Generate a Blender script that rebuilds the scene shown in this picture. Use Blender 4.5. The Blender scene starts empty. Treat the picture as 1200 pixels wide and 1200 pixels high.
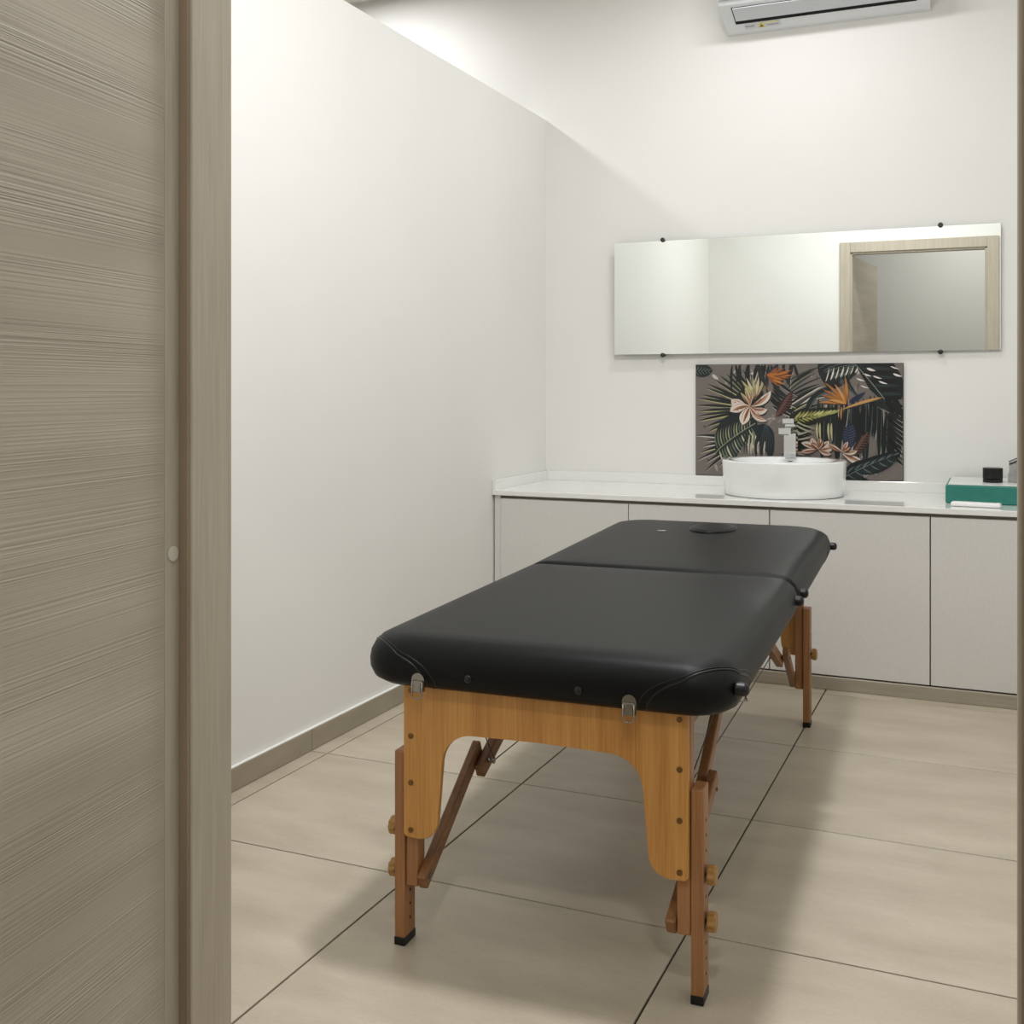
import bpy, bmesh, math, random
from mathutils import Vector, Matrix
random.seed(7)
S = bpy.context.scene
COL = S.collection

# ------------------------------------------------------------------ camera
cam_d = bpy.data.cameras.new('camera'); cam = bpy.data.objects.new('camera', cam_d); COL.objects.link(cam)
cam_d.sensor_width = 36; cam_d.lens = 36 * 1297.6 / 1200
cam_d.shift_y = -(600 - 455.4) / 1200
cam_d.clip_start = 0.02
cam.location = (1.806, -2.2546, 1.0343)
cam.rotation_euler = (math.radians(90), 0, 0.4141)
S.camera = cam

# ------------------------------------------------------------------ world, lights, exposure
w = bpy.data.worlds.new('world'); S.world = w; w.use_nodes = True
w.node_tree.nodes['Background'].inputs[0].default_value = (0.9, 0.95, 1, 1)
w.node_tree.nodes['Background'].inputs[1].default_value = 0.02
S.view_settings.view_transform = 'Standard'; S.view_settings.look = 'None'
S.view_settings.gamma = 1; S.view_settings.use_curve_mapping = False
S.view_settings.exposure = 0.27

def lamp(name, loc, size, energy, color=(1, 1, 1), size_y=None):
    d = bpy.data.lights.new(name, 'AREA'); d.size = size; d.energy = energy; d.color = color
    d.shape = 'RECTANGLE' if size_y else 'DISK'
    if size_y: d.size_y = size_y
    o = bpy.data.objects.new(name, d); COL.objects.link(o); o.location = loc
    return o
lamp('room_downlight', (1.20, -0.22, 2.83), 0.24, 28, (0.98, 0.985, 1.0))
lamp('room_tube_light', (1.05, 1.45, 2.83), 0.60, 8.5, (0.985, 0.99, 1.0), 0.12)
lamp('side_room_downlight', (-0.82, 1.65, 2.83), 0.18, 13, (0.985, 0.99, 1.0))
lamp('corridor_downlight', (1.8, -2.35, 2.83), 0.20, 14, (1.0, 0.99, 0.97))

# ------------------------------------------------------------------ materials
def lin(c):
    c = c / 255
    return c / 12.92 if c <= 0.04045 else ((c + 0.055) / 1.055) ** 2.4
def rgb(r, g, b): return (lin(r), lin(g), lin(b), 1)

def mat(name, col, rough=0.5, metal=0.0, noise=None, bump=None, coat=0.0, spec=0.5, trans=0.0, ior=1.45, coord='Object', alpha=1.0):
    """noise=(scale xyz, amount, detail); bump=(scale xyz, strength, distance)"""
    m = bpy.data.materials.new(name); m.use_nodes = True
    nt = m.node_tree; b = nt.nodes['Principled BSDF']
    b.inputs['Base Color'].default_value = col; b.inputs['Roughness'].default_value = rough
    b.inputs['Metallic'].default_value = metal; b.inputs['Specular IOR Level'].default_value = spec
    b.inputs['Coat Weight'].default_value = coat; b.inputs['Transmission Weight'].default_value = trans
    b.inputs['IOR'].default_value = ior; b.inputs['Alpha'].default_value = alpha
    tc = nt.nodes.new('ShaderNodeTexCoord')
    def nz(sc, det):
        mp = nt.nodes.new('ShaderNodeMapping'); mp.inputs['Scale'].default_value = sc
        nt.links.new(tc.outputs[coord], mp.inputs['Vector'])
        n = nt.nodes.new('ShaderNodeTexNoise'); n.inputs['Scale'].default_value = 1; n.inputs['Detail'].default_value = det
        nt.links.new(mp.outputs[0], n.inputs['Vector']); return n
    if noise:
        sc, amt, det = noise
        n = nz(sc, det)
        r = nt.nodes.new('ShaderNodeMapRange'); r.inputs['From Min'].default_value = 0.3; r.inputs['From Max'].default_value = 0.7
        r.inputs['To Min'].default_value = 1 - amt; r.inputs['To Max'].default_value = 1 + amt
        nt.links.new(n.outputs[0], r.inputs[0])
        mx = nt.nodes.new('ShaderNodeVectorMath'); mx.operation = 'SCALE'; mx.inputs[0].default_value = col[:3]
        nt.links.new(r.outputs[0], mx.inputs['Scale']); nt.links.new(mx.outputs[0], b.inputs['Base Color'])
    if bump:
        sc, st, di = bump
        n = nz(sc, 4)
        bp = nt.nodes.new('ShaderNodeBump'); bp.inputs['Strength'].default_value = st; bp.inputs['Distance'].default_value = di
        nt.links.new(n.outputs[0], bp.inputs['Height']); nt.links.new(bp.outputs[0], b.inputs['Normal'])
    return m

def grain_mat(name, c1, c2, axis, rough, fine, wide, bump):
    """wood with streaks along an object axis; c1, c2 the two tones"""
    m = bpy.data.materials.new(name); m.use_nodes = True
    nt = m.node_tree; b = nt.nodes['Principled BSDF']; b.inputs['Roughness'].default_value = rough
    tc = nt.nodes.new('ShaderNodeTexCoord')
    def nz(across, along, det, dist=0.0):
        mp = nt.nodes.new('ShaderNodeMapping'); sc = [across] * 3; sc[axis] = along; mp.inputs['Scale'].default_value = sc
        nt.links.new(tc.outputs['Object'], mp.inputs['Vector'])
        n = nt.nodes.new('ShaderNodeTexNoise'); n.inputs['Scale'].default_value = 1; n.inputs['Detail'].default_value = det
        n.inputs['Distortion'].default_value = dist
        nt.links.new(mp.outputs[0], n.inputs['Vector']); return n.outputs[0]
    a = nz(fine, fine * 0.02, 3); d = nz(wide, wide * 0.06, 2, 0.6)
    mul = nt.nodes.new('ShaderNodeMath'); mul.operation = 'MULTIPLY_ADD'; mul.inputs[1].default_value = 0.5
    m2 = nt.nodes.new('ShaderNodeMath'); m2.operation = 'MULTIPLY'; m2.inputs[1].default_value = 0.5
    nt.links.new(d, m2.inputs[0]); nt.links.new(a, mul.inputs[0]); nt.links.new(m2.outputs[0], mul.inputs[2])
    cr = nt.nodes.new('ShaderNodeValToRGB'); cr.color_ramp.elements[0].position = 0.36; cr.color_ramp.elements[1].position = 0.64
    cr.color_ramp.elements[0].color = c1; cr.color_ramp.elements[1].color = c2
    nt.links.new(mul.outputs[0], cr.inputs[0]); nt.links.new(cr.outputs[0], b.inputs['Base Color'])
    bp = nt.nodes.new('ShaderNodeBump'); bp.inputs['Strength'].default_value = bump; bp.inputs['Distance'].default_value = 0.002
    nt.links.new(mul.outputs[0], bp.inputs['Height']); nt.links.new(bp.outputs[0], b.inputs['Normal'])
    return m

def leaf_mat():
    """straight fine grain along local x, ridged in bands"""
    m = bpy.data.materials.new('door_leaf_grain'); m.use_nodes = True
    nt = m.node_tree; b = nt.nodes['Principled BSDF']; b.inputs['Roughness'].default_value = 0.5
    tc = nt.nodes.new('ShaderNodeTexCoord')
    def nz(sx, sz, det):
        mp = nt.nodes.new('ShaderNodeMapping'); mp.inputs['Scale'].default_value = (sx, 1, sz)
        nt.links.new(tc.outputs['Object'], mp.inputs['Vector'])
        n = nt.nodes.new('ShaderNodeTexNoise'); n.inputs['Scale'].default_value = 1; n.inputs['Detail'].default_value = det
        nt.links.new(mp.outputs[0], n.inputs['Vector']); return n.outputs[0]
    def mr(src, a0, a1, b0, b1):
        r = nt.nodes.new('ShaderNodeMapRange'); r.inputs['From Min'].default_value = a0; r.inputs['From Max'].default_value = a1
        r.inputs['To Min'].default_value = b0; r.inputs['To Max'].default_value = b1; nt.links.new(src, r.inputs[0]); return r.outputs[0]
    fine = nz(1.2, 420, 3); band = mr(nz(0.35, 22, 1), 0.42, 0.66, 0.12, 1.0); tone = nz(1.6, 12, 3)
    mu = nt.nodes.new('ShaderNodeMath'); mu.operation = 'MULTIPLY'
    ct = mr(fine, 0.3, 0.7, -1, 1); nt.links.new(ct, mu.inputs[0]); nt.links.new(band, mu.inputs[1])
    ad = nt.nodes.new('ShaderNodeMath'); ad.operation = 'MULTIPLY_ADD'; ad.inputs[1].default_value = 0.22
    nt.links.new(mu.outputs[0], ad.inputs[0]); nt.links.new(tone, ad.inputs[2])
    cr = nt.nodes.new('ShaderNodeValToRGB'); e = cr.color_ramp.elements
    e[0].position = 0.2; e[0].color = rgb(160, 150, 135); e[1].position = 0.8; e[1].color = rgb(190, 181, 166)
    nt.links.new(ad.outputs[0], cr.inputs[0]); nt.links.new(cr.outputs[0], b.inputs['Base Color'])
    bp = nt.nodes.new('ShaderNodeBump'); bp.inputs['Strength'].default_value = 0.36; bp.inputs['Distance'].default_value = 0.0012
    nt.links.new(mu.outputs[0], bp.inputs['Height']); nt.links.new(bp.outputs[0], b.inputs['Normal'])
    return m

def tile_mat():
    m = bpy.data.materials.new('beige_porcelain_tile'); m.use_nodes = True
    nt = m.node_tree; b = nt.nodes['Principled BSDF']; b.inputs['Roughness'].default_value = 0.38
    tc = nt.nodes.new('ShaderNodeTexCoord'); oi = nt.nodes.new('ShaderNodeObjectInfo')
    off = nt.nodes.new('ShaderNodeVectorMath'); off.operation = 'ADD'
    sc = nt.nodes.new('ShaderNodeVectorMath'); sc.operation = 'SCALE'; sc.inputs[0].default_value = (31, 57, 13)
    nt.links.new(oi.outputs['Random'], sc.inputs['Scale']); nt.links.new(tc.outputs['Object'], off.inputs[0]); nt.links.new(sc.outputs[0], off.inputs[1])
    def nz(s, det, ro=0.5):
        mp = nt.nodes.new('ShaderNodeMapping'); mp.inputs['Scale'].default_value = s
        nt.links.new(off.outputs[0], mp.inputs['Vector'])
        n = nt.nodes.new('ShaderNodeTexNoise'); n.inputs['Scale'].default_value = 1; n.inputs['Detail'].default_value = det; n.inputs['Roughness'].default_value = ro
        nt.links.new(mp.outputs[0], n.inputs['Vector']); return n.outputs[0]
    big = nz((3, 8, 3), 5, 0.6); fine = nz((120, 260, 120), 3, 0.7)
    ad = nt.nodes.new('ShaderNodeMath'); ad.operation = 'MULTIPLY_ADD'; ad.inputs[1].default_value = 0.3
    sb = nt.nodes.new('ShaderNodeMath'); sb.operation = 'MULTIPLY'; sb.inputs[1].default_value = 0.7
    nt.links.new(big, sb.inputs[0]); nt.links.new(fine, ad.inputs[0]); nt.links.new(sb.outputs[0], ad.inputs[2])
    cr = nt.nodes.new('ShaderNodeValToRGB'); e = cr.color_ramp.elements
    e[0].position = 0.3; e[0].color = rgb(172, 160, 140); e[1].position = 0.7; e[1].color = rgb(202, 191, 172)
    nt.links.new(ad.outputs[0], cr.inputs[0]); nt.links.new(cr.outputs[0], b.inputs['Base Color'])
    rr = nt.nodes.new('ShaderNodeMapRange'); rr.inputs['To Min'].default_value = 0.3; rr.inputs['To Max'].default_value = 0.5
    nt.links.new(fine, rr.inputs[0]); nt.links.new(rr.outputs[0], b.inputs['Roughness'])
    bp = nt.nodes.new('ShaderNodeBump'); bp.inputs['Strength'].default_value = 0.15; bp.inputs['Distance'].default_value = 0.001
    nt.links.new(fine, bp.inputs['Height']); nt.links.new(bp.outputs[0], b.inputs['Normal'])
    return m

def attr_mat(name, rough):
    m = bpy.data.materials.new(name); m.use_nodes = True
    nt = m.node_tree; b = nt.nodes['Principled BSDF']; b.inputs['Roughness'].default_value = rough
    a = nt.nodes.new('ShaderNodeAttribute'); a.attribute_name = 'print'
    nt.links.new(a.outputs['Color'], b.inputs['Base Color']); return m

M = dict(
    wall=mat('white_wall_paint', rgb(233, 232, 228), 0.65, noise=((2, 2, 2), 0.012, 3), bump=((140, 140, 140), 0.06, 0.001)),
    ceil=mat('ceiling_paint', rgb(232, 229, 220), 0.8, noise=((2, 2, 2), 0.01, 2)),
    tile=tile_mat(),
    skirt=mat('baseboard_tile', rgb(158, 148, 130), 0.45, noise=((6, 6, 20), 0.07, 5)),
    grout=mat('dark_grout', rgb(44, 36, 29), 0.9, noise=((60, 60, 60), 0.15, 3)),
    lit_edge=mat('painted_lit_edge', rgb(240, 240, 236), 0.5, noise=((30, 30, 30), 0.02, 2)),  # brightness of the baseboard's lit top edge, put into the colour
    plainfloor=mat('side_floor', rgb(182, 168, 146), 0.5, noise=((3, 8, 3), 0.06, 5)),
    leaf=leaf_mat(),
    jamb=grain_mat('door_frame_grain', rgb(172, 162, 145), rgb(186, 177, 161), 2, 0.5, 420, 70, 0.2),
    gasket=mat('brown_gasket', rgb(150, 133, 112), 0.8, noise=((40, 40, 4), 0.1, 2)),
    cap=mat('pale_cap', rgb(205, 200, 188), 0.4, noise=((90, 90, 90), 0.02, 2)),
    cab=mat('greige_laminate', rgb(221, 219, 215), 0.5, noise=((180, 180, 60), 0.025, 3)),
    carc=mat('carcass_side', rgb(150, 146, 138), 0.6, noise=((50, 50, 50), 0.03, 2)),
    plinth=mat('brushed_plinth', rgb(176, 168, 154), 0.38, 0.35, noise=((3, 80, 220), 0.08, 3)),
    top=mat('glossy_white_worktop', rgb(240, 240, 237), 0.07, coat=0.3, noise=((3, 3, 3), 0.01, 2)),
    ceram=mat('white_ceramic', rgb(240, 241, 240), 0.06, coat=0.5, noise=((4, 4, 4), 0.006, 2)),
    chrome=mat('chrome', rgb(225, 228, 230), 0.06, 1.0, noise=((20, 20, 20), 0.02, 2)),
    steel=mat('steel', rgb(150, 146, 138), 0.25, 1.0, noise=((200, 200, 200), 0.08, 2)),
    brass=mat('antique_brass', rgb(120, 92, 58), 0.35, 1.0, noise=((300, 300, 300), 0.1, 2)),
    black=mat('black_plastic', rgb(11, 11, 12), 0.4, noise=((60, 60, 60), 0.1, 2)),
    gloss=mat('glossy_black', rgb(14, 14, 14), 0.08, noise=((60, 60, 60), 0.1, 2)),
    hole=mat('dark_recess', rgb(14, 12, 10), 0.9, noise=((60, 60, 60), 0.1, 2)),
    leather=mat('black_leatherette', rgb(11, 12, 13), 0.44, spec=0.22, noise=((5, 5, 5), 0.18, 5), bump=((700, 700, 700), 0.12, 0.0006)),
    seam=mat('black_piping', rgb(12, 12, 13), 0.35, noise=((200, 200, 200), 0.1, 2)),
    beech=grain_mat('beech_veneer', rgb(176, 120, 56), rgb(206, 152, 82), 2, 0.42, 330, 34, 0.05),
    legw=grain_mat('stained_beech_leg', rgb(140, 94, 56), rgb(170, 120, 76), 2, 0.45, 420, 50, 0.05),
    bracew=grain_mat('stained_beech_brace', rgb(118, 80, 47), rgb(148, 104, 65), 1, 0.45, 420, 50, 0.05),
    knobw=mat('wooden_knob', rgb(160, 120, 64), 0.4, noise=((60, 60, 200), 0.15, 3)),
    mirror=mat('mirror_silver', rgb(238, 241, 238), 0.005, 1.0, noise=((1, 1, 1), 0.003, 1)),
    medge=mat('glass_edge', rgb(150, 165, 155), 0.2, noise=((20, 20, 20), 0.03, 2)),
    clip=mat('dark_clip', rgb(70, 68, 66), 0.3, 0.8, noise=((60, 60, 60), 0.1, 2)),
    art=attr_mat('printed_panel', 0.3),
    board=mat('print_board_edge', rgb(40, 40, 40), 0.5, noise=((30, 30, 30), 0.1, 2)),
    ac=mat('white_abs', rgb(226, 228, 230), 0.35, noise=((8, 8, 8), 0.008, 2)),
    acg=mat('grey_abs', rgb(206, 209, 213), 0.35, noise=((8, 8, 8), 0.01, 2)),
    sticker=attr_mat('sticker_print', 0.5),
    green=mat('green_card', rgb(44, 122, 109), 0.5, noise=((60, 60, 60), 0.06, 4)),
    lid=mat('white_lid', rgb(224, 226, 224), 0.25, noise=((40, 40, 40), 0.05, 4)),
    acryl=mat('clear_acrylic', rgb(186, 186, 182), 0.08, noise=((10, 10, 10), 0.01, 2), alpha=0.45),
    paper=mat('pale_contents', rgb(196, 188, 178), 0.6, noise=((60, 60, 60), 0.3, 4)),
    white=mat('white_plastic', rgb(242, 242, 240), 0.3, noise=((20, 20, 20), 0.01, 2)),
)

# ------------------------------------------------------------------ mesh helpers
def link(name, bm, m, parent=None, smooth=False):
    bmesh.ops.recalc_face_normals(bm, faces=bm.faces[:])
    me = bpy.data.meshes.new(name); bm.to_mesh(me); bm.free()
    if smooth:
        for p in me.polygons: p.use_smooth = True
    for mm in (m if isinstance(m, (list, tuple)) else [m]): me.materials.append(mm)
    o = bpy.data.objects.new(name, me); COL.objects.link(o)
    if parent: o.parent = parent
    return o
def add_box(bm, x0, x1, y0, y1, z0, z1, bev=0.0, seg=2, mtx=None):
    t = bmesh.new()
    vs = [t.verts.new((x, y, z)) for x in (x0, x1) for y in (y0, y1) for z in (z0, z1)]
    for f in ((0, 1, 3, 2), (4, 6, 7, 5), (0, 4, 5, 1), (2, 3, 7, 6), (0, 2, 6, 4), (1, 5, 7, 3)): t.faces.new([vs[i] for i in f])
    if bev: bmesh.ops.bevel(t, geom=t.edges[:], offset=bev, segments=seg, affect='EDGES', profile=0.5)
    if mtx: bmesh.ops.transform(t, matrix=mtx, verts=t.verts[:])
    merge(bm, t)
def merge(bm, t):
    me = bpy.data.meshes.new('tmp'); t.to_mesh(me); t.free(); bm.from_mesh(me); bpy.data.meshes.remove(me)
def box(name, x0, x1, y0, y1, z0, z1, m, parent=None, bev=0.0, seg=2):
    bm = bmesh.new(); add_box(bm, x0, x1, y0, y1, z0, z1, bev, seg); return link(name, bm, m, parent)
def add_beam(bm, p, q, wx, wh, bev=0.002, up=(0, 0, 1)):
    p, q = Vector(p), Vector(q); d = q - p; L = d.length; y = d.normalized()
    x = y.cross(Vector(up)).normalized(); z = x.cross(y)
    mt = Matrix((x, y, z)).transposed().to_4x4(); mt.translation = p
    add_box(bm, -wx / 2, wx / 2, 0, L, -wh / 2, wh / 2, bev, 2, mt)
def add_tube(bm, pts, r, n=8, closed=False):
    pts = [Vector(p) for p in pts]; k = len(pts); rings = []; ref = None
    for i, p in enumerate(pts):
        a = pts[(i - 1) % k] if (closed or i > 0) else p
        b = pts[(i + 1) % k] if (closed or i < k - 1) else p
        t = (b - a).normalized()
        if ref is None: ref = t.orthogonal().normalized()
        u = (ref - t * ref.dot(t))
        if u.length < 1e-6: u = t.orthogonal()
        u.normalize(); ref = u; v = t.cross(u)
        rings.append([bm.verts.new(p + (u * math.cos(2 * math.pi * j / n) + v * math.sin(2 * math.pi * j / n)) * r) for j in range(n)])
    for i in range(k if closed else k - 1):
        A, B = rings[i], rings[(i + 1) % k]
        for j in range(n): bm.faces.new((A[j], A[(j + 1) % n], B[(j + 1) % n], B[j]))
    if not closed: bm.faces.new(rings[0][::-1]); bm.faces.new(rings[-1])
def add_prism(bm, outline, fn0, fn1):
    """outline: 2D points; fn0/fn1 map a 2D point to the two end faces"""
    a = [bm.verts.new(fn0(p)) for p in outline]; b = [bm.verts.new(fn1(p)) for p in outline]; n = len(a)
    for i in range(n): bm.faces.new((a[i], a[(i + 1) % n], b[(i + 1) % n], b[i]))
    bm.faces.new(a[::-1]); bm.faces.new(b)
def add_disc(bm, c, axis, r, h, n=16, dome=0.0, scallop=0.0, lobes=8):
    c = Vector(c); ax = Vector(axis).normalized(); u = ax.orthogonal().normalized(); v = ax.cross(u)
    def ring(rad, hh): return [bm.verts.new(c + ax * hh + (u * math.cos(2 * math.pi * j / n) + v * math.sin(2 * math.pi * j / n)) * rad * (1 + scallop * math.cos(lobes * 2 * math.pi * j / n))) for j in range(n)]
    rs = [ring(r * 0.94, 0), ring(r, h * 0.15), ring(r, h * 0.8), ring(r * 0.86, h)]
    if dome: rs.append(ring(r * 0.5, h + dome))
    for A, B in zip(rs, rs[1:]):
        for j in range(n): bm.faces.new((A[j], A[(j + 1) % n], B[(j + 1) % n], B[j]))
    bm.faces.new(rs[0][::-1]); bm.faces.new(rs[-1])
def empty(name, loc=(0, 0, 0), rz=0):
    o = bpy.data.objects.new(name, None); COL.objects.link(o); o.location = loc; o.rotation_euler = (0, 0, rz); o.empty_display_size = 0.1
    return o
def tag(o, label, cat, group=None):
    o['label'] = label; o['category'] = cat
    if group: o['group'] = group
    return o
def struct(o, label=None):
    o['kind'] = 'structure'
    if label: o['label'] = label
    return o

# ------------------------------------------------------------------ the setting
D = 2.2213        # back wall
YI, YO = -1.202, -1.301   # room / corridor faces of the door wall
ZC = 2.845        # ceiling
HP = 2.204        # partition height
XR_ROOM = 2.17
XL, XR, ZH = 0.986, 1.8205, 1.95   # door opening
struct(box('floor', 0, XR_ROOM + 1.2, -3.2, D, -0.06, -0.0045, M['grout']), 'beige square floor tiles with thin dark joints')
struct(box('floor_side_room', -2.4, -0.1, -3.2, D, -0.06, 0, M['plainfloor']), 'beige floor of the side room')
FL = bpy.data.objects['floor']
T0X, T0Y, TS, G = 0.6626, -0.1912, 0.6, 0.0045
tile_cache = {}
def tile(x0, x1, y0, y1):
    wx, wy = round(x1 - x0 - G, 4), round(y1 - y0 - G, 4)
    if (wx, wy) not in tile_cache:
        bm = bmesh.new(); add_box(bm, -wx / 2, wx / 2, -wy / 2, wy / 2, -0.009, 0, 0.0007, 1)
        o = link('tile', bm, M['tile'], FL); tile_cache[(wx, wy)] = o.data
    else:
        o = bpy.data.objects.new('tile', tile_cache[(wx, wy)]); COL.objects.link(o); o.parent = FL
    o.location = ((x0 + x1) / 2, (y0 + y1) / 2, 0)
XS = [0.0, T0X - TS, T0X, T0X + TS, T0X + 2 * TS, XR_ROOM]
YS = [T0Y + TS * k for k in range(-5, 5)]
YS = [y for y in YS if y < D] + [D]
for xa, xb in zip(XS, XS[1:]):
    for ya, yb in zip(YS, YS[1:]): tile(xa, xb, ya, yb)
for xa, xb in ((XR_ROOM, T0X + 3 * TS), (T0X + 3 * TS, T0X + 4 * TS)):
    for ya, yb in zip(YS, YS[1:]):
        if yb < YO + 0.3: tile(xa, xb, ya, yb)

struct(box('wall_back', -2.4, XR_ROOM + 0.1, D, D + 0.1, 0, ZC, M['wall']), 'plain white back wall')
struct(box('wall_left', -0.1, 0, YI, D, 0, HP, M['wall']), 'white partition wall that stops short of the ceiling')
struct(box('wall_right', XR_ROOM, XR_ROOM + 0.1, YI, D, 0, ZC, M['wall']), 'white side wall')
struct(box('wall_side_room', -2.5, -2.4, -3.2, D + 0.1, 0, ZC, M['wall']), 'far white wall of the side room')
bm = bmesh.new()
add_box(bm, -2.4, XL - 0.03, YO, YI, 0, ZC); add_box(bm, XR + 0.03, XR_ROOM + 1.2, YO, YI, 0, ZC); add_box(bm, XL - 0.03, XR + 0.03, YO, YI, ZH + 0.03, ZC)
struct(link('wall_front', bm, M['wall']), 'white wall with the doorway')
struct(box('wall_corridor', -2.4, XR_ROOM + 1.2, -3.3, -3.2, 0, ZC, M['wall']), 'corridor wall opposite the doorway')
struct(box('wall_corridor_end', XR_ROOM + 1.2, XR_ROOM + 1.3, -3.3, YI, 0, ZC, M['wall']), 'corridor end wall')
struct(box('ceiling', -2.5, XR_ROOM + 1.3, -3.3, D + 0.1, ZC, ZC + 0.1, M['ceil']), 'off-white ceiling')

# baseboard of tile strips along the partition
bb = struct(box('baseboard_left', 0.0, 0.0035, YI, 1.66, 0.0, 0.058, M['grout']), 'beige tile baseboard along the white partition')
edges = [YI] + [T0Y + TS * k + 0.003 for k in (-1, 0, 1, 2, 3)] + [1.655]
for ya, yb in zip(edges, edges[1:]):
    if yb - ya > 0.01: box('baseboard_tile', 0.001, 0.011, ya + 0.0012, yb - 0.0012, 0.001, 0.0605, M['skirt'], bb, 0.0012, 1)
bm = bmesh.new(); add_box(bm, 0.0, 0.010, YI, 1.655, 0.0605, 0.0645, 0.0015, 2); link('lit_edge_strip', bm, M['lit_edge'], bb)  # added white strip, paints the light along the baseboard's top edge

# door frame
fr = struct(empty('trim_1', (0, 0, 0)), 'greige wood door frame')
def jambs(name, x0, x1, y0, y1, m, bev=0.0015): return box(name, x0, x1, y0, y1, 0.001, ZH + 0.0, m, fr, bev)
YS1 = -1.2726
bm = bmesh.new(); add_box(bm, XL - 0.029, XL, YS1, YI + 0.0, 0.001, ZH, 0.002); add_box(bm, XL - 0.029, XL - 0.0145, YO + 0.001, YS1 + 0.001, 0.001, ZH + 0.014, 0.001)
link('jamb', bm, M['jamb'], fr)
bm = bmesh.new(); add_box(bm, XR, XR + 0.029, YS1, YI, 0.001, ZH, 0.002); add_box(bm, XR + 0.0145, XR + 0.029, YO + 0.001, YS1 + 0.001, 0.001, ZH + 0.014, 0.001)
link('jamb', bm, M['jamb'], fr)
bm = bmesh.new(); add_box(bm, XL, XR, YS1, YI, ZH, ZH + 0.029, 0.002); add_box(bm, XL - 0.0145, XR + 0.0145, YO + 0.001, YS1, ZH + 0.0145, ZH + 0.029, 0.001)
link('head', bm, M['jamb'], fr)
for s, x in ((1, XL - 0.0145), (-1, XR + 0.0145)):
    xa, xb = sorted((x, x + s * 0.012))
    box('gasket', xa, xb, YS1 - 0.004, YS1, 0.002, ZH, M['gasket'], fr, 0.001)
CW = 0.07
for xa, xb in ((XL - 0.012 - CW, XL - 0.012), (XR + 0.012, XR + 0.012 + CW)):
    box('casing', xa, xb, YI, YI + 0.014, 0.001, ZH + 0.012 + CW, M['jamb'], fr, 0.003)
box('casing', XL - 0.012, XR + 0.012, YI, YI + 0.011, ZH + 0.012, ZH + 0.012 + CW, M['jamb'], fr, 0.003)
box('casing', XR + 0.022, XR + 0.022 + CW, YO - 0.012, YO, 0.001, ZH + 0.022 + CW, M['jamb'], fr, 0.003)
bm = bmesh.new(); add_disc(bm, (XL - 0.0145, -1.2865, 0.852), (1, 0, 0), 0.0085, 0.0015, 24); link('screw_cap', bm, M['cap'], fr)

# open door leaf (hinged on the left jamb, swung out into the corridor)
leaf = struct(empty('door_1', (XL - 0.0145, YO + 0.0006, 0.0), math.radians(-90 + 7.7)), 'open greige wood door leaf with horizontal grain')
bm = bmesh.new(); add_box(bm, 0.0, 0.84, -0.04, 0.0, 0.008, ZH + 0.006, 0.0005)
link('leaf_panel', bm, M['leaf'], leaf)
for z in (0.25, 1.02, 1.75):
    bm = bmesh.new(); add_tube(bm, [(-0.0035, -0.046, z - 0.045), (-0.0035, -0.046, z + 0.045)], 0.006, 10); link('hinge', bm, M['steel'], leaf, True)
bm = bmesh.new()
add_disc(bm, (0.77, 0.0, 1.0), (0, 1, 0), 0.025, 0.008, 20); add_tube(bm, [(0.77, 0.006, 1.0), (0.77, 0.045, 1.0), (0.755, 0.05, 1.0), (0.66, 0.05, 1.0)], 0.009, 10)
link('handle', bm, M['steel'], leaf, True)

# ------------------------------------------------------------------ cabinets and worktop
CT, CF = 0.64, 1.658
bounds = [0.032, 0.551, 1.069, 1.598, 2.122]
labels = ['plain greige base cabinet in the corner by the partition wall',
          'second plain greige base cabinet from the partition wall, behind the massage table',
          'plain greige base cabinet below the round basin, right of the table head',
          'plain greige base cabinet below the green box']
for i, (xa, xb) in enumerate(zip(bounds, bounds[1:])):
    c = empty('base_cabinet', ((xa + xb) / 2, CF + 0.3, 0)); tag(c, labels[i], 'cabinet', 'base cabinets under the white worktop')
    h = (xb - xa) / 2; y0 = CF + 0.012 - (CF + 0.3)
    box('body', -h + 0.0005, h - 0.0005, y0 + 0.019, 0.24, 0.046, 0.616, M['carc'], c)
    g = 0.0012 if i == 0 else 0.002
    box('door', -h + (0.0005 if i == 0 else 0.002), h - g, y0, y0 + 0.018, 0.049, 0.608, M['cab'], c, 0.001, 1)
fp = box('filler_strip', 0.006, 0.0315, CF + 0.014, CF + 0.034, 0.046, 0.618, M['cab'], None, 0.0008, 1)
tag(fp, 'narrow greige filler strip between cabinet and partition wall', 'filler')
fp = box('filler_strip', 2.1225, 2.167, CF + 0.014, CF + 0.034, 0.046, 0.618, M['cab'], None, 0.0008, 1)
tag(fp, 'wide greige filler strip at the far cabinet end by the side wall', 'filler')
pl = box('plinth', 0.004, XR_ROOM - 0.003, CF + 0.004, CF + 0.02, 0.0006, 0.0445, M['plinth'], None, 0.001, 1)
tag(pl, 'low metallic grey plinth running under the cabinets', 'plinth')
wt = empty('worktop', (1.08, CF + 0.28, 0.62)); tag(wt, 'long glossy white worktop with upstands over the cabinets', 'worktop')
wy = CF + 0.28
box('slab', 0.001 - 1.08, XR_ROOM - 0.002 - 1.08, CF - wy, D - 0.001 - wy, 0.0, 0.02, M['top'], wt, 0.002)
box('back_upstand', 0.0135 - 1.08, XR_ROOM - 0.002 - 1.08, D - 0.0135 - wy, D - 0.001 - wy, 0.02, 0.0585, M['top'], wt, 0.001)
box('side_upstand', 0.001 - 1.08, 0.0135 - 1.08, CF + 0.004 - wy, D - 0.001 - wy, 0.02, 0.0585, M['top'], wt, 0.001)

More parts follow.
